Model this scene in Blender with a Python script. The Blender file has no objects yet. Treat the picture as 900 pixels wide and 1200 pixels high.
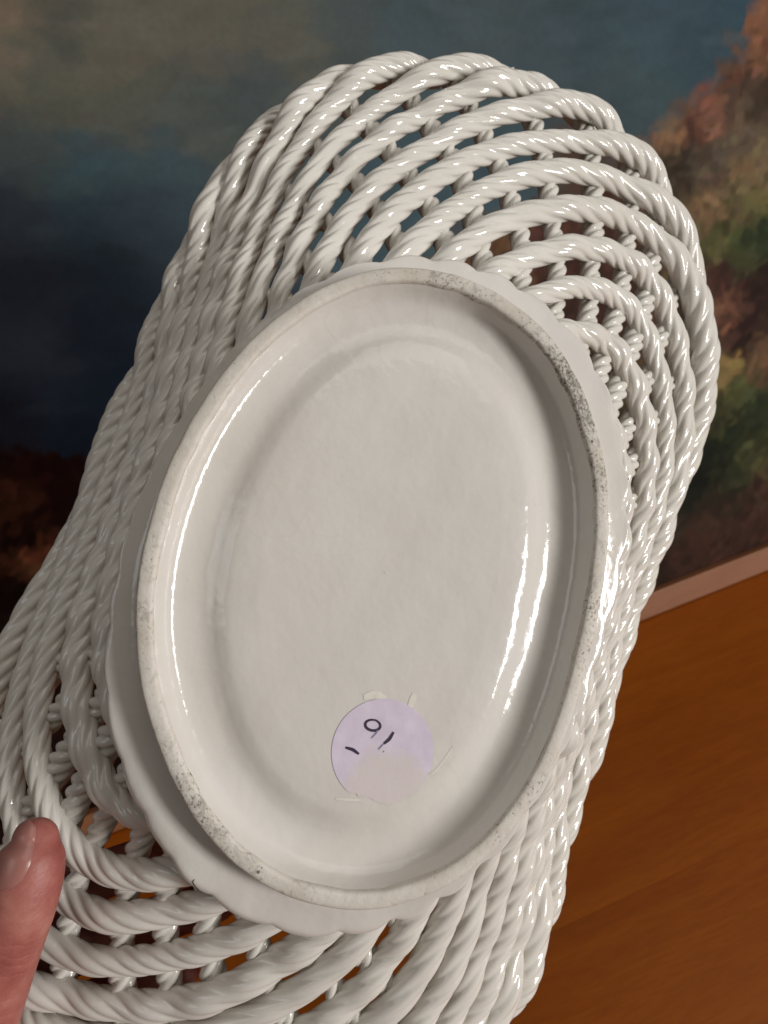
import bpy, bmesh, math, random
import numpy as np
from mathutils import Matrix, Vector

random.seed(7)
rng = np.random.default_rng(11)
scene = bpy.context.scene
COL = scene.collection

# ------------------------------------------------------------------ camera
PITCH, ROLL, CAM_H = math.radians(28), math.radians(14), 0.46
FWD = np.array([0, math.cos(PITCH), -math.sin(PITCH)])
_x0 = np.array([1.0, 0, 0]); _y0 = np.cross(FWD, _x0)
RIGHT = math.cos(ROLL) * _x0 + math.sin(ROLL) * _y0
DOWN = -math.sin(ROLL) * _x0 + math.cos(ROLL) * _y0
CAM = np.stack([RIGHT, DOWN, FWD], 1)          # view axes (right, down, forward) in the world
EYE = np.array([0, 0, CAM_H])

def world(v):                                   # view axes -> world
    return EYE + CAM @ np.asarray(v, float)

def mat4(R, t):
    m = np.eye(4); m[:3, :3] = R; m[:3, 3] = t
    return Matrix(m.tolist())

cd = bpy.data.cameras.new('camera')
cd.sensor_fit = 'VERTICAL'; cd.sensor_height = 36.0; cd.lens = 26.01
cd.clip_start = 0.01; cd.clip_end = 50
cd.dof.use_dof = True; cd.dof.focus_distance = 0.213; cd.dof.aperture_fstop = 20.0
camera = bpy.data.objects.new('camera', cd); COL.objects.link(camera)
camera.matrix_world = mat4(np.stack([RIGHT, -DOWN, -FWD], 1), EYE)
scene.camera = camera

# ------------------------------------------------------------------ light
wd = bpy.data.worlds.new('World'); scene.world = wd; wd.use_nodes = True
bg = wd.node_tree.nodes['Background']
bg.inputs['Color'].default_value = (1.0, 0.86, 0.72, 1); bg.inputs['Strength'].default_value = 0.075

def area(name, pos, target, sx, sy, watt, color):
    l = bpy.data.lights.new(name, 'AREA'); l.shape = 'RECTANGLE'; l.size = sx; l.size_y = sy
    l.energy = watt; l.color = color
    o = bpy.data.objects.new(name, l); COL.objects.link(o)
    p, t = Vector(world(pos)), Vector(world(target))
    o.location = p; o.rotation_euler = (t - p).to_track_quat('-Z', 'Y').to_euler()
    return o
# one window of the room, to the right of the photographer
area('window_light', (1.68, 0.16, -0.98), (0, 0.02, 0.24), 0.36, 0.80, 38.0, (1.0, 0.98, 0.96))
# a smaller, higher window behind the photographer
area('room_light', (0.40, -1.55, -0.62), (0, 0.02, 0.24), 1.9, 1.4, 9.5, (1.0, 0.96, 0.91))
# added fill lamp at left, for soft glints on the dish's left shoulder
area('left_glint_fill', (-1.5, -0.5, -1.3), (0, 0.02, 0.24), 0.8, 0.8, 3.2, (0.95, 0.97, 1.0))

vs = scene.view_settings
vs.view_transform = 'Standard'; vs.look = 'None'; vs.exposure = 0.0; vs.gamma = 1.0
vs.use_curve_mapping = False

# ------------------------------------------------------------------ helpers
def link(name, me, mat=None, parent=None, label=None, cat=None, group=None, kind=None, smooth=True):
    o = bpy.data.objects.new(name, me); COL.objects.link(o)
    if mat: me.materials.append(mat)
    if parent: o.parent = parent
    for k, v in (('label', label), ('category', cat), ('group', group), ('kind', kind)):
        if v: o[k] = v
    if smooth and isinstance(me, bpy.types.Mesh):
        me.polygons.foreach_set('use_smooth', [True] * len(me.polygons))
    return o

def empty(name, mw, label, cat):
    o = bpy.data.objects.new(name, None); COL.objects.link(o)
    o.matrix_world = mw; o.empty_display_size = 0.02
    o['label'] = label; o['category'] = cat
    return o

def grid_mesh(name, P, close_u=True, close_v=False, caps=False):
    """P[i, j]: ring i, point j around. Quads between rings."""
    n, m = P.shape[:2]
    V = P.reshape(-1, 3)
    ii = np.arange(n if close_v else n - 1); jj = np.arange(m if close_u else m - 1)
    I, J = np.meshgrid(ii, jj, indexing='ij')
    a = I * m + J; b = I * m + (J + 1) % m
    c = ((I + 1) % n) * m + (J + 1) % m; d = ((I + 1) % n) * m + J
    F = np.stack([a, b, c, d], -1).reshape(-1, 4).tolist()
    if caps:
        F.append(list(range(m))[::-1]); F.append(list(range((n - 1) * m, n * m)))
    me = bpy.data.meshes.new(name)
    me.from_pydata(V.tolist(), [], F); me.update()
    return me

def box_mesh(name, x0, x1, y0, y1, z0, z1, bev=0.0):
    bm = bmesh.new()
    bmesh.ops.create_cube(bm, size=1)
    for v in bm.verts:
        v.co = ((x0 + x1) / 2 + v.co.x * (x1 - x0), (y0 + y1) / 2 + v.co.y * (y1 - y0), (z0 + z1) / 2 + v.co.z * (z1 - z0))
    if bev:
        bmesh.ops.bevel(bm, geom=bm.edges[:], offset=bev, segments=3, affect='EDGES', profile=0.6)
    me = bpy.data.meshes.new(name); bm.to_mesh(me); bm.free()
    return me

def noise1(n, cells, amp):
    """periodic smooth 1-D noise with n samples"""
    k = rng.normal(size=cells)
    t = np.arange(n) / n * cells; i = np.floor(t).astype(int); f = t - i; f = f * f * (3 - 2 * f)
    return amp * (k[i % cells] * (1 - f) + k[(i + 1) % cells] * f)

# ------------------------------------------------------------------ materials
def new_mat(name):
    m = bpy.data.materials.new(name); m.use_nodes = True
    nt = m.node_tree
    return m, nt, nt.nodes['Principled BSDF'], nt.nodes, nt.links

def nd(nt, typ, **kw):
    n = nt.nodes.new(typ)
    for k, v in kw.items():
        if k in n.inputs: n.inputs[k].default_value = v
        else: setattr(n, k, v)
    return n

def tex_noise(nt, co, scale, detail=3, rough=0.5, dist=0.0):
    n = nd(nt, 'ShaderNodeTexNoise'); n.inputs['Scale'].default_value = scale
    n.inputs['Detail'].default_value = detail; n.inputs['Roughness'].default_value = rough
    n.inputs['Distortion'].default_value = dist
    nt.links.new(co, n.inputs['Vector'])
    return n.outputs['Fac']

def ramp(nt, fac, stops):
    r = nd(nt, 'ShaderNodeValToRGB'); nt.links.new(fac, r.inputs['Fac'])
    e = r.color_ramp.elements
    while len(e) < len(stops): e.new(0.5)
    for k, (p, c) in enumerate(stops):
        e[k].position = p
        e[k].color = c if hasattr(c, '__len__') else (c, c, c, 1)
    return r.outputs['Color']

def mix(nt, fac, a, b, mode='MIX'):
    n = nd(nt, 'ShaderNodeMix', data_type='RGBA', blend_type=mode)
    for s, v in ((n.inputs['Factor'], fac), (n.inputs['A'], a), (n.inputs['B'], b)):
        if hasattr(v, 'links') or isinstance(v, bpy.types.NodeSocket): nt.links.new(v, s)
        else: s.default_value = v
    return n.outputs['Result']

def math_n(nt, op, a, b=0.0, c=0.0):
    n = nd(nt, 'ShaderNodeMath', operation=op)
    for s, v in zip(n.inputs, (a, b, c)):
        if isinstance(v, bpy.types.NodeSocket): nt.links.new(v, s)
        else: s.default_value = v
    return n.outputs[0]

def bump(nt, height, strength, dist, bsdf, prev=None):
    b = nd(nt, 'ShaderNodeBump'); b.inputs['Strength'].default_value = strength
    b.inputs['Distance'].default_value = dist
    nt.links.new(height, b.inputs['Height'])
    if prev: nt.links.new(prev, b.inputs['Normal'])
    if bsdf: nt.links.new(b.outputs['Normal'], bsdf.inputs['Normal'])
    return b.outputs['Normal']

def glaze_material(name, base, specks=True, peel=0.25):
    m, nt, bs, N, L = new_mat(name)
    co = nd(nt, 'ShaderNodeTexCoord').outputs['Object']
    c = ramp(nt, tex_noise(nt, co, 28, 4), [(0.3, tuple(x * f for x, f in zip(base, (0.94, 0.935, 0.92))) + (1,)), (0.7, base + (1,))])
    if specks:                                     # pin-holes and kiln specks
        v = nd(nt, 'ShaderNodeTexVoronoi'); v.inputs['Scale'].default_value = 150; L.new(co, v.inputs['Vector'])
        s = math_n(nt, 'LESS_THAN', v.outputs['Distance'], 0.055)
        sel = math_n(nt, 'GREATER_THAN', tex_noise(nt, co, 37, 1), 0.70)
        c = mix(nt, math_n(nt, 'MULTIPLY', math_n(nt, 'MULTIPLY', s, sel), 0.75), c, (0.06, 0.045, 0.03, 1))
    if specks:                                     # faint tea-coloured staining and crazing in the glaze
        c = mix(nt, ramp(nt, tex_noise(nt, co, 11, 5, 0.6, 0.5), [(0.42, 0.0), (0.72, 0.22)]), c, (0.56, 0.47, 0.36, 1))
        cz = nd(nt, 'ShaderNodeTexVoronoi', feature='DISTANCE_TO_EDGE'); cz.inputs['Scale'].default_value = 75
        wn = nd(nt, 'ShaderNodeTexNoise'); wn.inputs['Scale'].default_value = 60; L.new(co, wn.inputs['Vector'])
        L.new(mix(nt, 0.02, co, wn.outputs['Color']), cz.inputs['Vector'])
        ln = math_n(nt, 'MULTIPLY', math_n(nt, 'LESS_THAN', cz.outputs['Distance'], 0.012), math_n(nt, 'MULTIPLY', ramp(nt, tex_noise(nt, co, 20, 2), [(0.5, 0.0), (0.7, 1.0)]), 0.09))
        c = mix(nt, ln, c, (0.35, 0.28, 0.2, 1))
    L.new(c, bs.inputs['Base Color'])
    r = math_n(nt, 'MULTIPLY_ADD', tex_noise(nt, co, 60, 3), 0.10, 0.07)
    L.new(r, bs.inputs['Roughness'])
    bs.inputs['IOR'].default_value = 1.52
    n1 = bump(nt, tex_noise(nt, co, 130, 2), peel, 0.0006, None)
    bump(nt, tex_noise(nt, co, 1100, 2), peel * 0.6, 0.00008, bs, n1)
    return m

MAT_ROPE = glaze_material('glazed_white_earthenware', (0.69, 0.66, 0.605), specks=False, peel=0.3)

# unglazed foot: cream biscuit with kiln dirt ground into it
def bisque_material():
    m, nt, bs, N, L = new_mat('unglazed_biscuit')
    co = nd(nt, 'ShaderNodeTexCoord').outputs['Object']
    c = ramp(nt, tex_noise(nt, co, 55, 4), [(0.3, (0.53, 0.48, 0.41, 1)), (0.55, (0.62, 0.58, 0.515, 1)), (0.75, (0.67, 0.635, 0.58, 1))])
    c = mix(nt, ramp(nt, tex_noise(nt, co, 420, 4, 0.7), [(0.45, 0.0), (0.75, 0.35)]), c, (0.42, 0.36, 0.28, 1))
    def patch(p, r0, r1, power):
        v = nd(nt, 'ShaderNodeVectorMath', operation='DISTANCE'); L.new(co, v.inputs[0]); v.inputs[1].default_value = p
        mr = nd(nt, 'ShaderNodeMapRange'); L.new(v.outputs['Value'], mr.inputs['Value'])
        mr.inputs['From Min'].default_value = r0; mr.inputs['From Max'].default_value = r1
        mr.inputs['To Min'].default_value = power; mr.inputs['To Max'].default_value = 0.0
        return mr.outputs['Result']
    total = None
    for p, r0, r1, w in (((0.064, 0.045, 0), 0.000, 0.040, 0.25), ((0.04, 0.0575, 0), 0.0, 0.02, 0.16), ((0.0, 0.0625, 0), 0.0, 0.035, 0.13),
                         ((-0.0727, -0.0356, 0), 0.000, 0.034, 0.17), ((0.0855, 0.002, 0), 0.0, 0.022, 0.15), ((-0.02, -0.062, 0), 0.0, 0.03, 0.08), ((-0.05, 0.052, 0), 0.0, 0.03, 0.08)):
        q = patch(p, r0, r1, w)
        total = q if total is None else math_n(nt, 'MAXIMUM', total, q)
    n1 = math_n(nt, 'ADD', math_n(nt, 'MULTIPLY_ADD', tex_noise(nt, co, 130, 3, 0.6), 0.35, -0.175), math_n(nt, 'ADD', tex_noise(nt, co, 1100, 3, 0.65), total))
    s1 = ramp(nt, n1, [(0.66, 0.0), (0.84, 1.0)])
    c = mix(nt, math_n(nt, 'MULTIPLY', s1, 0.85), c, (0.09, 0.08, 0.065, 1))
    smear = ramp(nt, math_n(nt, 'ADD', tex_noise(nt, co, 240, 4, 0.6, 1.2), math_n(nt, 'MULTIPLY', total, 0.9)), [(0.60, 0.0), (0.85, 0.75)])
    c = mix(nt, smear, c, (0.24, 0.21, 0.175, 1))
    v = nd(nt, 'ShaderNodeTexVoronoi'); v.inputs['Scale'].default_value = 330; L.new(co, v.inputs['Vector'])
    dots = math_n(nt, 'LESS_THAN', v.outputs['Distance'], math_n(nt, 'MULTIPLY', tex_noise(nt, co, 160, 1), 0.26))
    dots = math_n(nt, 'MULTIPLY', dots, math_n(nt, 'GREATER_THAN', math_n(nt, 'ADD', tex_noise(nt, co, 70, 2), total), 0.66))
    c = mix(nt, math_n(nt, 'MULTIPLY', dots, 0.8), c, (0.05, 0.04, 0.03, 1))
    L.new(c, bs.inputs['Base Color'])
    bs.inputs['Roughness'].default_value = 0.62
    h = math_n(nt, 'SUBTRACT', tex_noise(nt, co, 500, 5, 0.7), math_n(nt, 'MULTIPLY', s1, 0.6))
    bump(nt, h, 0.5, 0.0004, bs)
    return m

def plain(name, col, rough, noise_scale=0, var=0.2, bmp=0.0, bdist=0.0002):
    m, nt, bs, N, L = new_mat(name)
    co = nd(nt, 'ShaderNodeTexCoord').outputs['Object']
    if noise_scale:
        f = tex_noise(nt, co, noise_scale, 4)
        L.new(ramp(nt, f, [(0.3, tuple(x * (1 - var) for x in col) + (1,)), (0.7, tuple(col) + (1,))]), bs.inputs['Base Color'])
        if bmp: bump(nt, f, bmp, bdist, bs)
    else: bs.inputs['Base Color'].default_value = tuple(col) + (1,)
    bs.inputs['Roughness'].default_value = rough
    return m

MAT_BASE = glaze_material('glazed_cream_base', (0.665, 0.635, 0.595), specks=True, peel=0.60)
MAT_BISQUE = bisque_material()

# ================================================================== table and painting
JUNCTION = np.array([0.18527, 0.53228, 0.0]); YAW = math.radians(11.02)
AX = np.array([math.cos(YAW), math.sin(YAW), 0]); BACK = np.array([-math.sin(YAW), math.cos(YAW), 0])

def wood_material(name, dark, mid, light, rough, grain=1.0, coat=0.0):
    m, nt, bs, N, L = new_mat(name)
    tc = nd(nt, 'ShaderNodeTexCoord').outputs['Object']
    mp = nd(nt, 'ShaderNodeMapping'); L.new(tc, mp.inputs['Vector']); mp.inputs['Scale'].default_value = (1.0, 7.0, 7.0)
    oi = nd(nt, 'ShaderNodeObjectInfo')
    L.new(oi.outputs['Random'], mp.inputs['Location'])
    f1 = tex_noise(nt, mp.outputs['Vector'], 5.0, 5, 0.55, 0.6)
    c = ramp(nt, f1, [(0.28, dark + (1,)), (0.5, mid + (1,)), (0.75, light + (1,))])
    f2 = tex_noise(nt, mp.outputs['Vector'], 60.0, 4, 0.6, 0.2)
    c = mix(nt, ramp(nt, f2, [(0.35, 0.22 * grain), (0.6, 0.0)]), c, tuple(x * 0.45 for x in dark) + (1,))
    f3 = tex_noise(nt, tc, 9.0, 3)
    c = mix(nt, ramp(nt, f3, [(0.45, 0.0), (0.75, 0.30)]), c, light + (1,))
    v = nd(nt, 'ShaderNodeTexVoronoi'); v.inputs['Scale'].default_value = 11; L.new(tc, v.inputs['Vector'])
    c = mix(nt, math_n(nt, 'MULTIPLY', math_n(nt, 'LESS_THAN', v.outputs['Distance'], 0.022), 0.6), c, (0.03, 0.006, 0.002, 1))
    L.new(c, bs.inputs['Base Color'])
    L.new(math_n(nt, 'MULTIPLY_ADD', tex_noise(nt, tc, 14, 4), 0.25, rough - 0.12), bs.inputs['Roughness'])
    bs.inputs['Specular IOR Level'].default_value = 0.3; bs.inputs['Coat Weight'].default_value = coat; bs.inputs['Coat Roughness'].default_value = 0.25
    bump(nt, f2, 0.15, 0.0004, bs)
    return m

MAT_TABLE = wood_material('varnished_orange_wood', (0.29, 0.062, 0.0016), (0.34, 0.078, 0.0022), (0.39, 0.098, 0.0035), 0.45)
MAT_FRAME = wood_material('frame_wood', (0.17, 0.066, 0.027), (0.215, 0.086, 0.037), (0.25, 0.105, 0.047), 0.5, 0.5)

table = empty('wooden_table', mat4(np.stack([AX, BACK, [0, 0, 1]], 1), JUNCTION),
              'orange brown varnished wooden tabletop of long boards below the painting', 'table')
for y0, y1 in ((-0.2251, 0.14), (-0.52, -0.2252), (-0.84, -0.5204)):
    link('board', box_mesh('board', -1.1, 0.75, y0, y1, -0.025, 0.0), MAT_TABLE, table, smooth=False)

LEAN = math.radians(12)
UPV = math.cos(LEAN) * np.array([0, 0, 1]) + math.sin(LEAN) * BACK
NRM = np.cross(AX, UPV)                          # towards the viewer
painting = empty('oil_painting', mat4(np.stack([AX, -NRM, UPV], 1), JUNCTION + np.array([0, 0, 0.0005])),
                 'framed landscape oil painting with stormy blue sky and brown rocks leaning behind the basket', 'painting')
CTRL = np.array([[float(x) for x in s.split(',')] for s in '''-0.329,0.573,120,100,75;-0.303,0.558,70,72,62;-0.275,0.543,98,92,74;-0.200,0.543,92,88,72;-0.316,0.525,82,82,68;-0.272,0.505,76,78,66;-0.157,0.525,88,88,74;-0.236,0.492,68,76,70;-0.101,0.524,66,78,78;-0.342,0.489,60,72,72;-0.312,0.476,48,72,82;-0.267,0.471,50,70,78;-0.183,0.503,60,72,72;-0.366,0.456,40,48,60;-0.327,0.452,38,58,70;-0.293,0.432,40,54,66;-0.370,0.418,30,36,48;-0.327,0.406,28,40,54;-0.267,0.437,40,55,65;-0.392,0.376,38,44,58;-0.353,0.371,24,32,46;-0.389,0.339,28,36,52;-0.349,0.332,18,28,42;-0.376,0.309,14,20,32;-0.423,0.330,20,22,32;-0.425,0.309,40,18,10;-0.410,0.287,34,14,8;-0.443,0.279,60,28,12;-0.408,0.260,30,12,8;-0.444,0.248,26,12,8;-0.443,0.234,90,46,14;-0.412,0.233,50,22,8;-0.465,0.211,24,12,8;-0.480,0.188,30,20,14;-0.065,0.512,58,76,82;-0.012,0.507,60,76,82;0.040,0.491,56,74,82;0.079,0.472,50,70,80;0.125,0.475,52,76,88;0.171,0.472,46,70,82;0.183,0.451,42,66,78;0.117,0.433,50,72,78;0.090,0.451,54,72,78;0.106,0.417,50,70,76;0.209,0.474,42,70,86;0.217,0.463,120,74,42;0.222,0.443,110,68,40;0.197,0.436,90,56,36;0.170,0.422,108,66,44;0.145,0.415,104,66,40;0.131,0.405,120,84,46;0.158,0.399,96,58,40;0.171,0.406,112,70,48;0.200,0.409,78,58,42;0.217,0.412,64,48,36;0.138,0.377,56,44,32;0.169,0.370,72,60,46;0.195,0.377,88,72,52;0.200,0.356,104,82,48;0.164,0.337,104,76,44;0.180,0.333,84,72,36;0.206,0.334,92,84,36;0.167,0.309,74,72,30;0.200,0.300,44,54,24;0.182,0.291,56,58,26;0.162,0.274,60,34,26;0.194,0.258,46,28,22;0.158,0.253,90,56,36;0.170,0.220,46,26,20;0.145,0.227,74,46,30;0.185,0.200,90,62,36;0.148,0.195,112,90,30;0.163,0.175,62,66,24;0.179,0.162,40,48,22;0.135,0.168,56,54,22;0.148,0.139,30,36,16;0.120,0.132,24,28,14;0.162,0.110,54,54,22;0.099,0.115,20,22,12;0.142,0.100,40,42,20;0.086,0.094,28,28,20;0.129,0.079,44,34,20;0.167,0.079,60,40,24;0.065,0.076,48,36,24;0.108,0.061,60,38,24;0.152,0.045,58,34,22;0.040,0.042,46,28,18;0.094,0.039,58,34,22;0.140,0.031,56,32,22;-0.027,0.452,55,78,85;-0.010,0.405,50,75,85;-0.117,0.400,50,75,85;-0.064,0.418,50,75,85;0.018,0.367,70,40,28;0.036,0.308,60,35,25;0.061,0.389,70,44,30;-0.049,0.364,90,60,30;-0.458,0.095,30,16,12;-0.324,0.078,30,16,12;-0.167,0.096,34,20,14;-0.075,0.142,34,24,16;-0.258,0.278,20,22,26;-0.176,0.320,35,50,60;-0.268,0.346,24,34,46;-0.044,0.267,50,34,24;-0.376,0.563,110,98,78;-0.424,0.449,36,42,54;-0.469,0.345,20,22,32;-0.505,0.261,40,20,10;-0.069,0.567,66,78,78;-0.239,0.596,96,92,76;0.136,0.531,44,72,90;0.282,0.457,116,72,42;0.267,0.340,84,70,48;0.247,0.181,60,48,28;0.233,0.069,52,40,22'''.split(';')])

def value_noise(X, Y, scale, seed, octaves=4):
    r = np.random.default_rng(seed); out = np.zeros_like(X); amp = 1.0; tot = 0
    for o in range(octaves):
        G = r.normal(size=(64, 64)); x = X * scale; y = Y * scale
        i = np.floor(x).astype(int); j = np.floor(y).astype(int); fx = x - i; fy = y - j
        fx = fx * fx * (3 - 2 * fx); fy = fy * fy * (3 - 2 * fy)
        g = lambda a, b: G[a % 64, b % 64]
        out += amp * ((g(i, j) * (1 - fx) + g(i + 1, j) * fx) * (1 - fy) + (g(i, j + 1) * (1 - fx) + g(i + 1, j + 1) * fx) * fy)
        tot += amp; amp *= 0.55; scale *= 2.03
    return out / tot

SKYLINE = np.array([(-0.80, 0.40), (-0.49, 0.349), (-0.432, 0.322), (-0.376, 0.293), (-0.252, 0.296), (-0.133, 0.347), (-0.047, 0.371), (0.013, 0.376), (0.058, 0.375), (0.089, 0.389), (0.104, 0.401), (0.119, 0.41),
                    (0.131, 0.419), (0.149, 0.423), (0.165, 0.428), (0.185, 0.437), (0.2, 0.445), (0.208, 0.458), (0.217, 0.472), (0.228, 0.491), (0.246, 0.524), (0.40, 0.80)])
def is_land(U, V): return V < np.interp(U, SKYLINE[:, 0], SKYLINE[:, 1])
def paint_colour(U, V):
    """the painter's colours (linear) at canvas coordinates, blended from the palette points"""
    acc = np.zeros(U.shape + (3,)); ws = np.zeros(U.shape)
    pal = (CTRL[:, 2:5] / 255.0) ** 2.2
    cl = is_land(CTRL[:, 0], CTRL[:, 1]); land = is_land(U, V)
    g = pal @ np.array([0.25, 0.6, 0.15]); mute = np.where(cl, 0.30, 0.06)[:, None]
    pal = pal * (1 - mute) + g[:, None] * mute
    pal = np.where(cl[:, None], pal, 0.06 * (pal / 0.06) ** 0.62)
    pal = pal * np.interp(CTRL[:, 0], [-0.45, -0.25, 0.0, 0.2], [1.25, 1.15, 1.0, 0.95])[:, None]  # light falloff offset in the colour: lifted at left, lowered at right
    for (a, b), c, l in zip(CTRL[:, :2], pal, cl):
        k = np.where(land == l, 1.0, 1e-7) / (((U - a) ** 2 + (V - b) ** 2) + 0.00003) ** 3.4
        acc += k[..., None] * c; ws += k
    return acc / ws[..., None]

def make_canvas():
    u0, u1, v0, v1, st = -0.74, 0.40, 0.0235, 0.80, 0.0022
    us = np.arange(u0, u1 + st / 2, st); vs_ = np.arange(v0, v1 + st / 2, st)
    U, V = np.meshgrid(us, vs_, indexing='ij')
    wu = U + 0.009 * value_noise(U, V, 22, 3) + 0.005 * value_noise(U, V, 90, 4)
    wv = V + 0.009 * value_noise(U, V, 22, 5) + 0.005 * value_noise(U, V, 90, 6)
    col = paint_colour(wu, wv)
    H = 0.3 * value_noise(U, V, 140, 8, 2)
    r = np.random.default_rng(5)
    n = 20000                                     # brush strokes
    cu = r.uniform(u0, u1, n); cv = r.uniform(v0, v1, n)
    sc = paint_colour(cu + r.normal(0, .003, n), cv + r.normal(0, .003, n))
    sky = ~is_land(cu, cv)
    ang = np.where(sky, r.normal(-0.25, 0.35, n), r.normal(0.45, 0.7, n))
    ln = np.where(sky, r.uniform(.010, .030, n), r.uniform(.004, .012, n)); wd_ = np.where(sky, r.uniform(.004, .009, n), r.uniform(.0022, .0055, n))
    sc = sc * np.exp(np.where(sky, 0.10, 0.30) * r.normal(size=n))[:, None] * np.exp(np.where(sky, .02, .07)[:, None] * r.normal(size=(n, 3)))
    for k in range(n):
        R = ln[k] + wd_[k]
        i0 = max(0, int((cu[k] - R - u0) / st)); i1 = min(len(us), int((cu[k] + R - u0) / st) + 2)
        j0 = max(0, int((cv[k] - R - v0) / st)); j1 = min(len(vs_), int((cv[k] + R - v0) / st) + 2)
        du = us[i0:i1, None] - cu[k]; dv = vs_[None, j0:j1] - cv[k]
        c, s = math.cos(ang[k]), math.sin(ang[k])
        a = (du * c + dv * s) / ln[k]; b = (-du * s + dv * c) / wd_[k]
        m = np.clip(1.6 - np.sqrt(a ** 4 + b ** 4) * 1.6, 0, 1) * (0.4 if sky[k] else 0.72)
        col[i0:i1, j0:j1] += m[..., None] * (sc[k] - col[i0:i1, j0:j1])
        H[i0:i1, j0:j1] += m * (0.5 * np.sin(b * 9) + 0.4 - H[i0:i1, j0:j1] * 0.5)
    P = np.stack([U, np.full_like(U, 0.002) - 0.00025 * H, V], -1)
    me = grid_mesh('canvas', P, close_u=False)
    at = me.color_attributes.new('paint', 'FLOAT_COLOR', 'POINT')
    rgba = np.ones((P.shape[0] * P.shape[1], 4), np.float32); rgba[:, :3] = np.clip(col.reshape(-1, 3), 0, 1)
    at.data.foreach_set('color', rgba.ravel())
    return me

PAINT_GAIN = 1.2
def paint_material():
    m, nt, bs, N, L = new_mat('oil_paint')
    a = nd(nt, 'ShaderNodeVertexColor', layer_name='paint')
    tc = nd(nt, 'ShaderNodeTexCoord').outputs['Object']
    f = ramp(nt, tex_noise(nt, tc, 260, 4, 0.65), [(0.25, 0.9 * PAINT_GAIN), (0.75, 1.08 * PAINT_GAIN)])
    g = nd(nt, 'ShaderNodeVectorMath', operation='MULTIPLY'); L.new(a.outputs['Color'], g.inputs[0]); L.new(f, g.inputs[1])
    L.new(g.outputs['Vector'], bs.inputs['Base Color'])
    bs.inputs['Roughness'].default_value = 0.6; bs.inputs['Specular IOR Level'].default_value = 0.06
    wv = nd(nt, 'ShaderNodeTexWave', wave_type='BANDS', bands_direction='X'); wv.inputs['Scale'].default_value = 260; L.new(tc, wv.inputs['Vector'])
    wv2 = nd(nt, 'ShaderNodeTexWave', wave_type='BANDS', bands_direction='Z'); wv2.inputs['Scale'].default_value = 260; L.new(tc, wv2.inputs['Vector'])
    bump(nt, math_n(nt, 'ADD', wv.outputs['Fac'], wv2.outputs['Fac']), 0.12, 0.0003, bs)
    return m
link('canvas', make_canvas(), paint_material(), painting)
for nm, a in (('bottom', (-0.765, 0.425, -0.006, 0.016, 0.0, 0.0235)), ('top', (-0.765, 0.425, -0.006, 0.016, 0.8, 0.825)),
              ('left', (-0.765, -0.7405, -0.0055, 0.016, 0.024, 0.7995)), ('right', (0.4005, 0.425, -0.0055, 0.016, 0.024, 0.7995))):
    link('frame_rail', box_mesh('frame_rail', *a, 0.0015), MAT_FRAME, painting, smooth=False)

# ================================================================== the basket
R_B = np.array([[0.19202, 0.97346, -0.12454], [-0.97278, 0.20557, 0.10692], [0.12968, 0.10062, 0.98644]])
T_B = np.array([0.00076, 0.0167, 0.20591])
basket = empty('woven_basket', mat4(CAM @ R_B, EYE + CAM @ T_B),
               'white glazed ceramic rope basket seen from below, oval foot towards the viewer', 'basket')
FA, FB, FN = 0.0896, 0.0648, 2.065
FHARM = [0.0026, -0.0102, 0.0041, 0.0046, -0.0006, 0.0155, 0.0, -0.0052]      # hand-made, not a true oval either
PA, PB, PN, PT, PZ = 0.10308, 0.07489, 2.1, 0.11677, 0.01516
RA, RB, RN, RT, RZ, REND = 0.1948, 0.1168, 2.5088, -0.0711, 0.08555, -0.03186
RHARM = [0.0317, 0.0066, 0.0097, 0.1686, 0.0166, 0.0138, -0.0291, -0.0167, -0.0019, 0.0093, 0.0109, -0.0272]   # the rim is not a true oval

def oval(a, b, n, tw, m, harm=(), start=0.0, inset=0.0):
    ph = np.linspace(0, 2 * math.pi, 4001) + start
    r = (abs(np.cos(ph) / a) ** n + abs(np.sin(ph) / b) ** n) ** (-1 / n)
    xa = r * np.cos(ph) / a
    r = r * (1 + sum((harm[2 * i] * np.cos((i + 1) * ph) + harm[2 * i + 1] * np.sin((i + 1) * ph) for i in range(len(harm) // 2)), 0 * ph))
    x, y = (r - inset) * np.cos(ph), (r - inset) * np.sin(ph)
    s = np.r_[0, np.cumsum(np.hypot(np.diff(x), np.diff(y)))]; s /= s[-1]
    u = np.arange(m) / m
    x, y, xa = np.interp(u, s, x), np.interp(u, s, y), np.interp(u, s, xa)
    return np.stack([math.cos(tw) * x - math.sin(tw) * y, math.sin(tw) * x + math.cos(tw) * y], 1), xa

NU = 6000
WA, WB, WN, WT = 0.098, 0.070, 2.1, 0.117          # where the woven wall springs from the base, hidden by the collar along the sides
_P, _ = oval(WA, WB, WN, WT, NU); _R, _xa = oval(RA, RB, RN, RT, NU, RHARM, 0.188, 0.0022)
_Z0 = PZ + 0.0085; _Z1 = RZ + REND * _xa ** 2
def wall(u, v):
    """the woven wall: u round the basket, v from the base (0) to the rim (1)"""
    f = (np.asarray(u) % 1.0) * NU; i = np.floor(f).astype(int) % NU; j = (i + 1) % NU; f = (f - np.floor(f))[..., None]
    P = _P[i] * (1 - f) + _P[j] * f; Rm = _R[i] * (1 - f) + _R[j] * f; z1 = _Z1[i] * (1 - f[..., 0]) + _Z1[j] * f[..., 0]
    v = np.asarray(v, float) * np.ones(np.shape(u)); pw = 1.05 + 0.15 * (1 - (_xa[i] ** 2)); h = np.maximum(v, 0.0) ** pw + np.minimum(v, 0)
    xy = P * (1 - h[..., None]) + Rm * h[..., None]
    return np.concatenate([xy, (_Z0 + (z1 - _Z0) * np.maximum(v, 0))[..., None]], -1)
def wall_xa(u): return np.interp(np.asarray(u) % 1.0, np.arange(NU) / NU, _xa)
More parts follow.
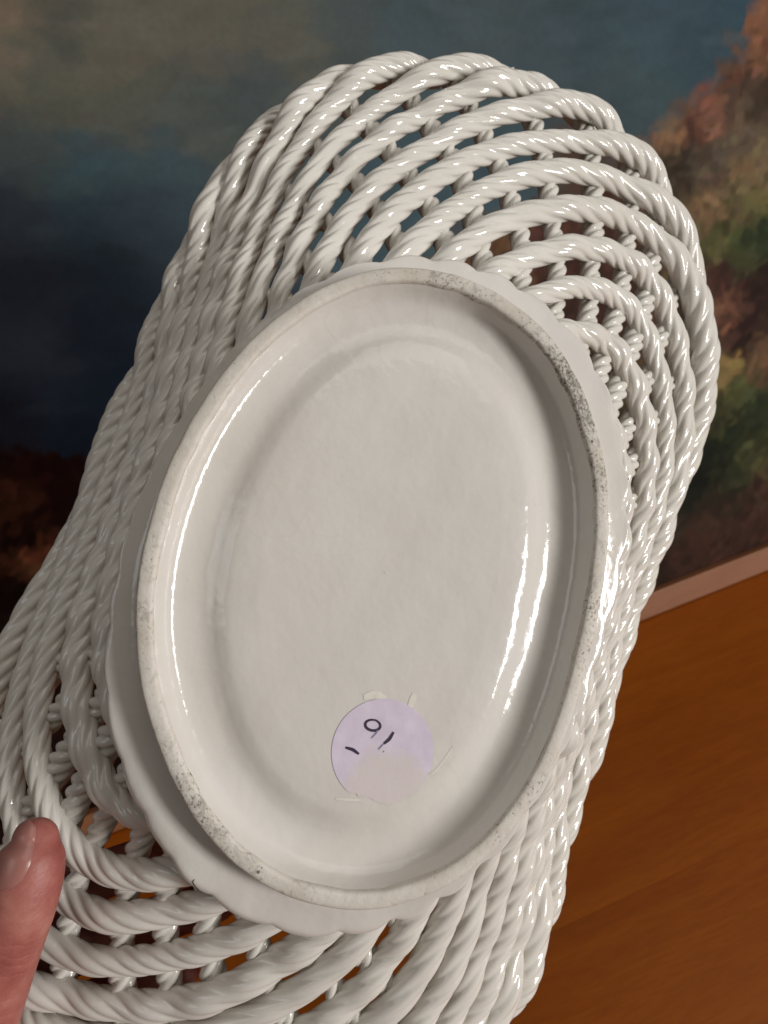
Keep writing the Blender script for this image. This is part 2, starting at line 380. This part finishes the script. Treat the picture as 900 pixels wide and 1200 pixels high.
def wall_normal(u, v):
    e = 2e-3
    du = wall(u + e, v) - wall(u - e, v); dv = wall(u, v + e * 4) - wall(u, v - e * 4)
    n = np.cross(du, dv); n /= np.linalg.norm(n, axis=-1, keepdims=True)
    return n                                       # outwards

def strands(phi, m, rc, rs):
    """outline of m strands laid together, unit rope radius"""
    d = (phi + math.pi / m) % (2 * math.pi / m) - math.pi / m
    r = rc * np.cos(d) + np.sqrt(np.maximum(rs * rs - (rc * np.sin(d)) ** 2, 0))
    return r * 0.68 + 0.32 * 0.99                  # the glaze fills the grooves a little

def sweep(c, n, T, rad, psi, m, rc, rs, sides, flat=1.0):
    b = np.cross(T, n)
    phi0 = np.arange(sides) / sides * 2 * math.pi
    r = strands(phi0, m, rc, rs)[None, :] * rad[:, None]
    phi = phi0[None, :] + psi[:, None]              # the section turns with the lay of the strands
    return c[:, None, :] + r[..., None] * (np.cos(phi)[..., None] * n[:, None, :] * flat + np.sin(phi)[..., None] * b[:, None, :])

# The weave is two layers: stout ropes that leave the rim and wind down to the base one way round,
# over thinner cords that run under them the other way.
NROPE, NCORD, SPAN = 27, 40, 1.36
cord_u = (np.arange(NCORD) + 0.5 + rng.normal(0, 0.09, NCORD)) / NCORD
def smooth01(x):
    x = np.clip(x, 0, 1); return x * x * (3 - 2 * x)
# ropes run almost level along the two long sides and dive steeply round the two ends
_ug = np.linspace(-0.5, 2.5, 9001)
_ds = np.minimum(np.abs((_ug - 0.185 + 0.5) % 1 - 0.5), np.abs((_ug - 0.685 + 0.5) % 1 - 0.5))
_slope = 2.0 + 5.8 * smooth01((_ds - 0.065) / 0.07)
_wg = np.r_[0, np.cumsum((_slope[1:] + _slope[:-1]) / 2 * np.diff(_ug))]
W1 = np.interp(1.0, _ug, _wg) - np.interp(0.0, _ug, _wg); W0 = np.interp(0.0, _ug, _wg)
def wobble(n, cells, amp):
    k = rng.normal(size=cells + 2); t = np.linspace(0, cells, n); i = np.floor(t).astype(int); f = t - i; f = f * f * (3 - 2 * f)
    return amp * (k[i] * (1 - f) + k[i + 1] * f)
def resample(c, step):
    L = np.r_[0, np.cumsum(np.linalg.norm(np.diff(c[:, :3], axis=0), axis=1))]
    n = max(8, int(L[-1] / step)); t = np.linspace(0, L[-1], n)
    return np.stack([np.interp(t, L, c[:, k]) for k in range(c.shape[1])], 1), t
def finish(c, nrm):
    T = np.gradient(c, axis=0); T /= np.linalg.norm(T, axis=1, keepdims=True)
    n = nrm - (nrm * T).sum(1, keepdims=True) * T; n /= np.linalg.norm(n, axis=1, keepdims=True)
    return T, n
for j in range(NROPE):
    span = SPAN * (1 + rng.normal(0, 0.015))
    q_ = np.linspace(-0.10, 1.0, 420)
    u = np.interp(W0 + (j + rng.normal(0, 0.045)) / NROPE * W1 + q_ * span, _wg, _ug)
    v = np.where(q_ < 0, q_ * 1.6, 1 - np.clip(1 - q_, 0, 1) ** 1.7) * (1 + rng.normal(0, 0.006)) + wobble(420, 7, 0.006)
    v = np.minimum(v, 1.0) + 0.02 * np.exp(-((q_ - 0.72) / 0.09) ** 2)
    # crossing the cords underneath makes each rope rise and fall a little
    cross = np.cos(2 * math.pi * NCORD * (u - 0.07 * (1 - v)) )
    wav = abs(rng.normal(0.7, 0.4))
    off = 0.0010 + 0.0006 * wav * cross + 0.0026 * np.exp(-((q_ - 0.69) / 0.09) ** 2) - 0.0105 * smooth01((q_ - 0.76) / 0.19) - 0.003 * smooth01((0.12 - q_) / 0.16) + wobble(420, 9, 0.0006)
    nrm = wall_normal(u, np.clip(v, 0.02, 0.97)); c = wall(u, v) + nrm * off[:, None]
    rad = (0.0047 - 0.0003 * wall_xa(u) ** 2 * (np.abs((u + 0.5) % 1 - 0.5) < 0.25)) * (1 - 0.11 * np.exp(-(((u - 0.88 + 0.5) % 1 - 0.5) / 0.07) ** 2)) * (1 + 0.03 * wav * cross + 0.24 * np.exp(-((q_ - 0.70) / 0.08) ** 2) - 0.28 * smooth01((q_ - 0.78) / 0.2) + wobble(420, 12, 0.045)) * (1 + rng.normal(0, 0.03))
    d, t_ = resample(np.c_[c, nrm, rad], 0.00095)
    T, n = finish(d[:, :3], d[:, 3:6])
    psi = 2 * math.pi * t_ / (0.054 * (1 + rng.normal(0, 0.08))) + wobble(len(t_), 8, 0.45) + rng.uniform(0, 6)
    P = sweep(d[:, :3], n, T, d[:, 6] * 0.93, psi, 6 if rng.random() < 0.7 else 7, 0.70, 0.405, 42, 0.93)
    link('woven_rope', grid_mesh('woven_rope', P, caps=True), MAT_ROPE, basket)
for j in range(NCORD):
    v = np.linspace(0.99, -0.04, 160); u = cord_u[j] + 0.075 * (1 - v) - 0.02 + wobble(160, 6, 0.0012)
    nrm = wall_normal(u, np.clip(v, 0.02, 0.97)); c = wall(u, v) - nrm * 0.0030
    d, t_ = resample(np.c_[c, nrm], 0.0010)
    T, n = finish(d[:, :3], d[:, 3:6])
    rad = 0.0039 * (1 + wobble(len(t_), 9, 0.07)) * (1 + rng.normal(0, 0.05))
    psi = 2 * math.pi * t_ / 0.020 + rng.uniform(0, 6)
    P = sweep(d[:, :3], n, T, rad, psi, 4, 0.58, 0.47, 24)
    link('cross_cord', grid_mesh('cross_cord', P, caps=True), MAT_ROPE, basket)

# ---- solid base: collar with scalloped edge outside, sunk glazed panel inside
NB = 420
LUMP = noise1(NB, 31, 0.02) + noise1(NB, 70, 0.008)
def ring(a, b, n, tw, z, sc=0.0):
    xy, _ = oval(a, b, n, tw, NB, FHARM)
    if sc:
        u = np.arange(NB) / NB
        s = np.abs(np.sin(math.pi * 34 * (u + 0.004 * np.sin(7 * u * 6.283)))) ** 0.7
        w = np.where(np.abs(((u - 0.57 + .5) % 1) - .5) < 0.11, 0.35, 1.0)    # lower left is nearly smooth
        w = np.convolve(np.r_[w[-10:], w, w[:10]], np.ones(21) / 21, 'valid')
        w2 = np.exp(-((((u - 0.785 + .5) % 1) - .5) / 0.095) ** 2)              # the collar dies away at upper left
        xy = xy * (1 - sc * w * (1 - s) - sc / 0.032 * (0.055 * w2 + 0.022 * (1 - np.exp(-((((u - 0.56 + .5) % 1) - .5) / 0.14) ** 4))))[:, None]
    zz = np.full(NB, z)
    if sc: zz = zz + sc * 0.035 * (1 - s) * w + sc * LUMP
    return np.c_[xy, zz]
def spline(pts, m):
    pts = np.asarray(pts, float); d = np.r_[0, np.cumsum(np.linalg.norm(np.diff(pts[:, :3], axis=0), axis=1) ** 0.5)]
    # Catmull-Rom (finite-difference Hermite)
    t = np.linspace(0, d[-1], m); g = np.gradient(pts, d, axis=0)
    i = np.clip(np.searchsorted(d, t, 'right') - 1, 0, len(d) - 2); h = d[i + 1] - d[i]; s = ((t - d[i]) / h)[:, None]; h = h[:, None]
    return (2 * s**3 - 3 * s**2 + 1) * pts[i] + (s**3 - 2 * s**2 + s) * h * g[i] + (-2 * s**3 + 3 * s**2) * pts[i + 1] + (s**3 - s**2) * h * g[i + 1]

outer = [(FA - .0010, FB - .0010, .0022, 0, 0), (FA - .0004, FB - .0004, .0036, .0, 0), (FA - .0008, FB - .0008, .0062, .02, 0), (.0896, .0648, .0082, .05, 0), (.0912, .0662, .0093, .07, 0),
         (.0940, .0685, .0097, .09, 0), (.0980, .0715, .0100, .11, .004), (.1010, .0736, .0106, PT, .020), (.1024, .0745, .0122, PT, .032),
         (.1026, .0746, .0146, PT, .032), (.1008, .0728, .0180, PT, .01), (.095, .068, .0204, PT, 0), (.07, .05, .0216, PT, 0)]
so = spline(outer, 46)
rings = [ring(a, b, FN + (PN - FN) * min(1, t / PT), t, z, max(sc, 0)) for a, b, z, t, sc in so]
for s_ in (0.8, 0.5, 0.2, 0.01): rings.append(ring(.07 * s_, .05 * s_, PN, PT, .0216))
OUT_RINGS = np.array(rings)
inner = [(.0045, .0012), (.0052, .0030), (.0060, .0050), (.0069, .0066), (.0083, .0078), (.0105, .0085), (.0135, .0088), (.0160, .0086),
         (.0185, .0078), (.0208, .0067), (.0232, .0058), (.0258, .0054), (.0285, .0052), (.0310, .0051)]
si = spline(inner, 70)
rin = [ring(FA - d, FB - d, FN, 0, z) for d, z in si]
for s_ in np.r_[np.linspace(0.975, 0.03, 36), 0.003]: rin.append(ring((FA - .031) * s_, (FB - .031) * s_, FN, 0, .0051 + 0.0003 * (1 - s_ * s_)))
IN = np.array(rin)
# hand-pressed unevenness
def press(P, amp):
    x, y = P[..., 0] * 1000, P[..., 1] * 1000
    P[..., 2] += amp * (np.sin(x * .09 + 1) * np.sin(y * .11 + .5) + .5 * np.sin(x * .23 + y * .17) + .35 * np.sin(y * .37 - x * .12 + 2) )
press(IN, 0.00008); press(OUT_RINGS, 0.00018)
base = link('base', grid_mesh('base', OUT_RINGS), MAT_BASE, basket)
link('sunken_panel', grid_mesh('sunken_panel', IN[:, ::-1]), MAT_BASE, base)
fr = spline([(.0008, .0050), (.0002, .0032), (.0000, .0016), (.0004, .0005), (.0012, .0001), (.0035, .0000), (.0043, .0003), (.0047, .0011), (.0048, .0030)], 26)
FR = np.array([ring(FA - d, FB - d, FN, 0, z) for d, z in fr])
wob = noise1(NB, 24, 0.00018) + noise1(NB, 90, 0.00010)
FR[:, :, :2] *= (1 + (wob / 0.08)[None, :, None] * np.linspace(0.4, 1.0, len(FR))[:, None, None])
press(FR, 0.00018)
link('foot_ring', grid_mesh('foot_ring', FR), MAT_BISQUE, base, label='unglazed cream foot ring with dark kiln dirt')

# ---- hairline cracks over the collar's edge
def ribbon(pts, w, up):
    pts = np.asarray(pts, float); T = np.gradient(pts, axis=0); T /= np.linalg.norm(T, axis=1, keepdims=True) + 1e-12
    s = np.cross(T, up); s /= np.linalg.norm(s, axis=1, keepdims=True) + 1e-12
    w = np.asarray(w)[:, None] * 0.5
    return np.stack([pts - s * w, pts + s * w], 1)
MAT_CRACK = plain('crack_dirt', (0.05, 0.035, 0.025), 0.8)
cn = OUT_RINGS[:, :, :2]
for tgt, r0, r1 in (((-0.097, -0.0349), 20, 29), ((-0.1026, 0.0007), 23, 28), ((-0.0302, -0.0734), 20, 27), ((0.045, 0.0715), 20, 29), ((0.012, 0.0765), 22, 29)):
    j = int(np.argmin(np.linalg.norm(OUT_RINGS[28, :, :2] - np.array(tgt), axis=1)))
    rr = np.arange(r0, r1 + 1); jj = (j + np.round(1.2 * np.sin(rr * 0.9 + j)).astype(int)) % NB
    pts = OUT_RINGS[rr, jj]; A = OUT_RINGS[rr + 1, jj] - OUT_RINGS[rr - 1, jj]; B = OUT_RINGS[rr, (jj + 1) % NB] - OUT_RINGS[rr, jj - 1]
    nn = np.cross(B, A); nn /= np.linalg.norm(nn, axis=1, keepdims=True)
    nn *= np.sign((nn * (pts - np.array([0, 0, .03]))).sum(1))[:, None]
    pts = pts + nn * 0.00012
    P = ribbon(pts, 0.00042 * np.sin(np.linspace(0.5, 2.9, len(rr))), nn)
    link('hairline_crack', grid_mesh('hairline_crack', P, close_u=False), MAT_CRACK, base)

# ---- worn price sticker
def sticker_material():
    m, nt, bs, N, L = new_mat('lavender_paper')
    co = nd(nt, 'ShaderNodeTexCoord').outputs['Object']
    sp = nd(nt, 'ShaderNodeSeparateXYZ'); L.new(co, sp.inputs[0])
    d = nd(nt, 'ShaderNodeVectorMath', operation='DISTANCE'); L.new(co, d.inputs[0]); d.inputs[1].default_value = (-0.0600, 0.0125, 0.0070)
    e = math_n(nt, 'ADD', d.outputs['Value'], math_n(nt, 'MULTIPLY_ADD', tex_noise(nt, co, 300, 5, 0.65), 0.009, -0.0045))
    worn = ramp(nt, math_n(nt, 'MULTIPLY', e, 60), [(0.60, 1.0), (0.85, 0.0)])
    c = ramp(nt, tex_noise(nt, co, 220, 4), [(0.3, (0.58, 0.50, 0.60, 1)), (0.7, (0.65, 0.58, 0.68, 1))])
    c = mix(nt, math_n(nt, 'MULTIPLY', worn, 0.85), c, (0.62, 0.55, 0.52, 1))
    L.new(c, bs.inputs['Base Color']); bs.inputs['Roughness'].default_value = 0.55
    bump(nt, tex_noise(nt, co, 900, 3), 0.2, 0.0002, bs)
    return m
def panel_z(x, y):
    d = ((IN[..., 0] - x) ** 2 + (IN[..., 1] - y) ** 2).ravel(); i = np.argpartition(d, 6)[:6]; w = 1 / (d[i] + 1e-9); return float((IN.reshape(-1, 3)[i, 2] * w).sum() / w.sum())
SC = np.array([-0.0487, 0.0092]); SR = 0.0143
a = np.linspace(0, 2 * math.pi, 120, endpoint=False)
edge = SC + SR * np.stack([np.cos(a), np.sin(a)], 1)
rag = -0.0619 + 0.0008 * np.sin(edge[:, 1] * 230 + 1.0) + rng.normal(0, .00022, 120)
edge[:, 0] = np.maximum(edge[:, 0], rag)           # torn along the bottom
fl = np.linspace(1, 0.02, 9)
P = np.array([SC + (edge - SC) * s for s in fl])
Z = np.array([[panel_z(*p) - 0.00014 for p in rowp] for rowp in P[:, ::4]])
Zs = np.array([np.interp(np.arange(120), np.arange(0, 121, 4), np.r_[z, z[0]]) for z in Z]); Zs = Zs - 0.00004
P3 = np.concatenate([P, Zs[..., None]], -1)
sticker = link('sticker', grid_mesh('sticker', P3[:, ::-1]), sticker_material(), basket, label='round lavender paper sticker, worn, with inked marks')
MAT_INK = plain('purple_black_ink', (0.035, 0.02, 0.05), 0.5)
MAT_FADED = plain('faded_ink', (0.22, 0.20, 0.30), 0.6)
MAT_GLUE = plain('torn_paper_and_glue', (0.74, 0.70, 0.62), 0.5, 400, 0.15, 0.3)
def stroke(pts, w, mat, name='pen_stroke', parent=None, lift=0.00032):
    pts = np.array(pts, float); t = np.linspace(0, 1, len(pts)); tt = np.linspace(0, 1, 26)
    q = np.stack([np.interp(tt, t, pts[:, k]) for k in (0, 1)], 1)
    for _ in range(4): q[1:-1] = (q[:-2] + 2 * q[1:-1] + q[2:]) / 4
    z = np.array([panel_z(*p) - lift for p in q]); z = np.convolve(np.r_[z[:1], z[:1], z, z[-1:], z[-1:]], np.ones(5) / 5, 'valid')
    q = np.c_[q, z]
    ww = w * (0.45 + 0.55 * np.sin(np.linspace(0.35, 2.8, 26)))
    link(name, grid_mesh(name, ribbon(q, ww, np.array([0, 0, -1.0])), close_u=False), mat, parent or sticker)
th = np.linspace(0.2, 2 * math.pi + 0.35, 24)
stroke(np.stack([-0.0422 + 0.00155 * np.cos(th), 0.0050 + 0.0023 * np.sin(th)], 1), 0.00075, MAT_INK)
stroke([(-0.0432, 0.0066), (-0.0440, 0.0064), (-0.0457, 0.0053)], 0.0004, MAT_FADED)
stroke([(-0.0494, -0.0013), (-0.0496, 0.0008), (-0.0505, 0.0027)], 0.0009, MAT_INK)
stroke([(-0.0430, 0.0111), (-0.0451, 0.0103), (-0.0466, 0.0090)], 0.0009, MAT_INK)
stroke([(-0.0466, 0.0090), (-0.0474, 0.0084), (-0.0484, 0.0078)], 0.0004, MAT_FADED)
for pts, w in (([(-0.0633, -0.0013), (-0.0630, 0.0022), (-0.0625, 0.0059)], 0.0007), ([(-0.0606, 0.0118), (-0.0598, 0.0133), (-0.0593, 0.0150)], 0.0008), ([(-0.0592, 0.0172), (-0.0586, 0.0186)], 0.0006),
               ([(-0.0543, 0.0217), (-0.0516, 0.0248), (-0.0480, 0.0268), (-0.044, 0.0286)], 0.0006),
               ([(-0.0316, 0.0150), (-0.0338, 0.0147), (-0.0363, 0.0143)], 0.0019), ([(-0.0352, 0.0010), (-0.0338, 0.0040), (-0.0345, 0.0072)], 0.0022)):
    stroke(pts, w, MAT_GLUE, 'torn_label_scrap', sticker, 0.00012)

# ================================================================== the hand
def px(x, y, z):                                   # a point in view axes, from its bearing and its depth
    return np.array([(x - 450) / 867 * z, (y - 600) / 867 * z, z])
def tube(pts, rads, steps=40, sides=28, squash=None):
    pts = np.asarray(pts, float); q = spline(np.c_[pts, np.asarray(rads)], steps); c, r = q[:, :3], q[:, 3]
    T = np.gradient(c, axis=0); T /= np.linalg.norm(T, axis=1, keepdims=True)
    up = np.array([0.2, -0.3, -1.0]); n = up - (T @ up)[:, None] * T; n /= np.linalg.norm(n, axis=1, keepdims=True)
    def capring(c0, r0, t0, n0, s):
        out = []
        for g in np.linspace(0.08, 1.0, 9)[:-1]:
            f = math.sin(g * math.pi / 2); out.append((c0 + s * t0 * r0 * math.cos(g * math.pi / 2), r0 * f, t0, n0))
        return out
    A = capring(c[0], r[0], T[0], n[0], -1); B = capring(c[-1], r[-1], T[-1], n[-1], 1)[::-1]
    allr = A + [(c[i], r[i], T[i], n[i]) for i in range(len(c))] + B
    phi = np.arange(sides) / sides * 2 * math.pi
    P = []
    for cc, rr, tt, nn in allr:
        b = np.cross(tt, nn); k = squash or 1.0
        P.append(cc + rr * (np.cos(phi)[:, None] * nn * k + np.sin(phi)[:, None] * b))
    return np.array(P)

THUMB = [px(-120, 1420, .243), px(-62, 1300, .224), px(-20, 1195, .2125), px(9, 1110, .2095), px(28, 1050, .2095), px(37, 1012, .2105), px(41, 996, .2113), px(43, 984, .2120)]
THUMB_R = [.0175, .0135, .0101, .0094, .0096, .0092, .0083, .0062]
pieces = [tube(THUMB, THUMB_R, 60, 36),
          tube([px(-120, 1420, .243), px(-250, 1520, .275), px(-380, 1640, .31), px(-520, 1800, .34)], [.018, .026, .028, .027], 40),
          tube([px(-160, 1350, .275), px(-250, 1480, .285), px(-380, 1640, .31)], [.013, .02, .026], 30)]
for q in ([px(-170, 1290, .268), px(-80, 1170, .268), px(80, 1045, .254), px(235, 985, .248)],
          [px(-195, 1360, .276), px(-85, 1240, .272), px(80, 1118, .256), px(255, 1055, .249)],
          [px(-215, 1430, .284), px(-90, 1310, .276), px(70, 1195, .258), px(210, 1140, .249)],
          [px(-235, 1500, .290), px(-110, 1390, .280), px(40, 1275, .260), px(165, 1218, .251)]):
    pieces.append(tube(q, [.0105, .0088, .0082, .0068], 36))
V, F = [], []
for P in pieces:
    n_, m_ = P.shape[:2]; o = len(V); V += [tuple(world(p)) for p in P.reshape(-1, 3)]
    for i in range(n_ - 1):
        for j in range(m_):
            F.append((o + i * m_ + j, o + i * m_ + (j + 1) % m_, o + (i + 1) * m_ + (j + 1) % m_, o + (i + 1) * m_ + j))
    F.append(tuple(o + j for j in range(m_))[::-1]); F.append(tuple(o + (n_ - 1) * m_ + j for j in range(m_)))
hm = bpy.data.meshes.new('hand_rough'); hm.from_pydata(V, [], F); hm.update()
bm = bmesh.new(); bm.from_mesh(hm); bmesh.ops.recalc_face_normals(bm, faces=bm.faces); bm.to_mesh(hm); bm.free()
tmp = bpy.data.objects.new('hand_rough', hm); COL.objects.link(tmp)
rm = tmp.modifiers.new('r', 'REMESH'); rm.mode = 'VOXEL'; rm.voxel_size = 0.0009
sm = tmp.modifiers.new('s', 'SMOOTH'); sm.iterations = 10; sm.factor = 0.5
hand_me = bpy.data.meshes.new_from_object(tmp.evaluated_get(bpy.context.evaluated_depsgraph_get()))
bpy.data.objects.remove(tmp); hand_me.name = 'hand'

def skin_material():
    m, nt, bs, N, L = new_mat('skin')
    co = nd(nt, 'ShaderNodeTexCoord').outputs['Object']
    c = ramp(nt, tex_noise(nt, co, 90, 5, 0.6), [(0.25, (0.25, 0.064, 0.053, 1)), (0.45, (0.34, 0.104, 0.084, 1)), (0.6, (0.40, 0.145, 0.115, 1)), (0.78, (0.46, 0.205, 0.158, 1))])
    L.new(c, bs.inputs['Base Color']); bs.inputs['Roughness'].default_value = 0.5
    bs.inputs['Subsurface Weight'].default_value = 0.25; bs.inputs['Subsurface Radius'].default_value = (1.0, 0.35, 0.2)
    bs.inputs['Subsurface Scale'].default_value = 0.003
    mp = nd(nt, 'ShaderNodeMapping'); L.new(co, mp.inputs['Vector']); mp.inputs['Scale'].default_value = (1, 1, 3.2)
    n1 = bump(nt, tex_noise(nt, mp.outputs['Vector'], 230, 4, 0.6), 0.35, 0.0008, None)
    v = nd(nt, 'ShaderNodeTexVoronoi', feature='DISTANCE_TO_EDGE'); v.inputs['Scale'].default_value = 1300; L.new(co, v.inputs['Vector'])
    n2 = bump(nt, v.outputs['Distance'], 0.25, 0.0002, None, n1)
    # creases across the joint
    p0 = world(THUMB[5]); ax = world(THUMB[2]) - p0; ax = ax / np.linalg.norm(ax)
    sb = nd(nt, 'ShaderNodeVectorMath', operation='SUBTRACT'); L.new(co, sb.inputs[0]); sb.inputs[1].default_value = tuple(p0)
    dt = nd(nt, 'ShaderNodeVectorMath', operation='DOT_PRODUCT'); L.new(sb.outputs['Vector'], dt.inputs[0]); dt.inputs[1].default_value = tuple(ax)
    along = math_n(nt, 'ADD', dt.outputs['Value'], math_n(nt, 'MULTIPLY_ADD', tex_noise(nt, co, 120, 2), 0.006, -0.003))
    acc = None
    for d_, w_, k_ in ((0.0165, .0006, .6), (0.0205, .0005, .8), (0.0232, .0007, 1.0), (0.0262, .0005, .7), (0.0330, .0006, .7), (0.0385, .0006, .5), (0.0430, .0007, .6)):
        e_ = math_n(nt, 'DIVIDE', math_n(nt, 'SUBTRACT', along, d_), w_)
        g_ = math_n(nt, 'MULTIPLY', math_n(nt, 'EXPONENT', math_n(nt, 'MULTIPLY', math_n(nt, 'MULTIPLY', e_, e_), -1.0)), -k_)
        acc = g_ if acc is None else math_n(nt, 'ADD', acc, g_)
    bump(nt, acc, 0.22, 0.0005, bs, n2)
    return m
hand = link('person_hand', hand_me, skin_material(), None, 'bare hand gripping the basket edge with its thumb in front', 'hand')
# nail: a curved plate on the side of the thumb that faces up and left
q = spline(np.c_[np.array(THUMB), THUMB_R], 200)
nail_dir = np.array([-0.42, -0.28, -0.86])
rows = []
stations = [(q[i, :3], q[i, 3], 0.0, i) for i in np.linspace(164, 199, 15).astype(int)] + [(q[199, :3], q[199, 3], g, 199) for g in np.radians([12, 22, 32, 42, 50, 57])]
for k, (c, r_, g, i) in enumerate(stations):
    s = k / (len(stations) - 1)
    T = q[i, :3] - q[max(i - 4, 0), :3]; T /= np.linalg.norm(T)
    n = nail_dir - (nail_dir @ T) * T; n /= np.linalg.norm(n); b = np.cross(T, n)
    half = math.radians(44) * (1 - abs(2 * s - 1) ** 4) ** 0.5 + 0.02
    an = np.linspace(-half, half, 17)
    r = r_ + 0.00035 + 0.0004 * s - 0.0006 * (np.abs(an) / half) ** 6
    d_ = np.cos(an)[:, None] * (n * math.cos(g) + T * math.sin(g)) + np.sin(an)[:, None] * b
    rows.append(c + r[:, None] * d_)
NP = np.array([[world(p) for p in rw] for rw in rows])
MAT_NAIL, nt_, bs_, _, _ = new_mat('fingernail')
bs_.inputs['Base Color'].default_value = (0.34, 0.15, 0.125, 1); bs_.inputs['Roughness'].default_value = 0.28
bs_.inputs['Subsurface Weight'].default_value = 0.2; bs_.inputs['Subsurface Scale'].default_value = 0.002
link('thumbnail', grid_mesh('thumbnail', NP, close_u=False), MAT_NAIL, hand)
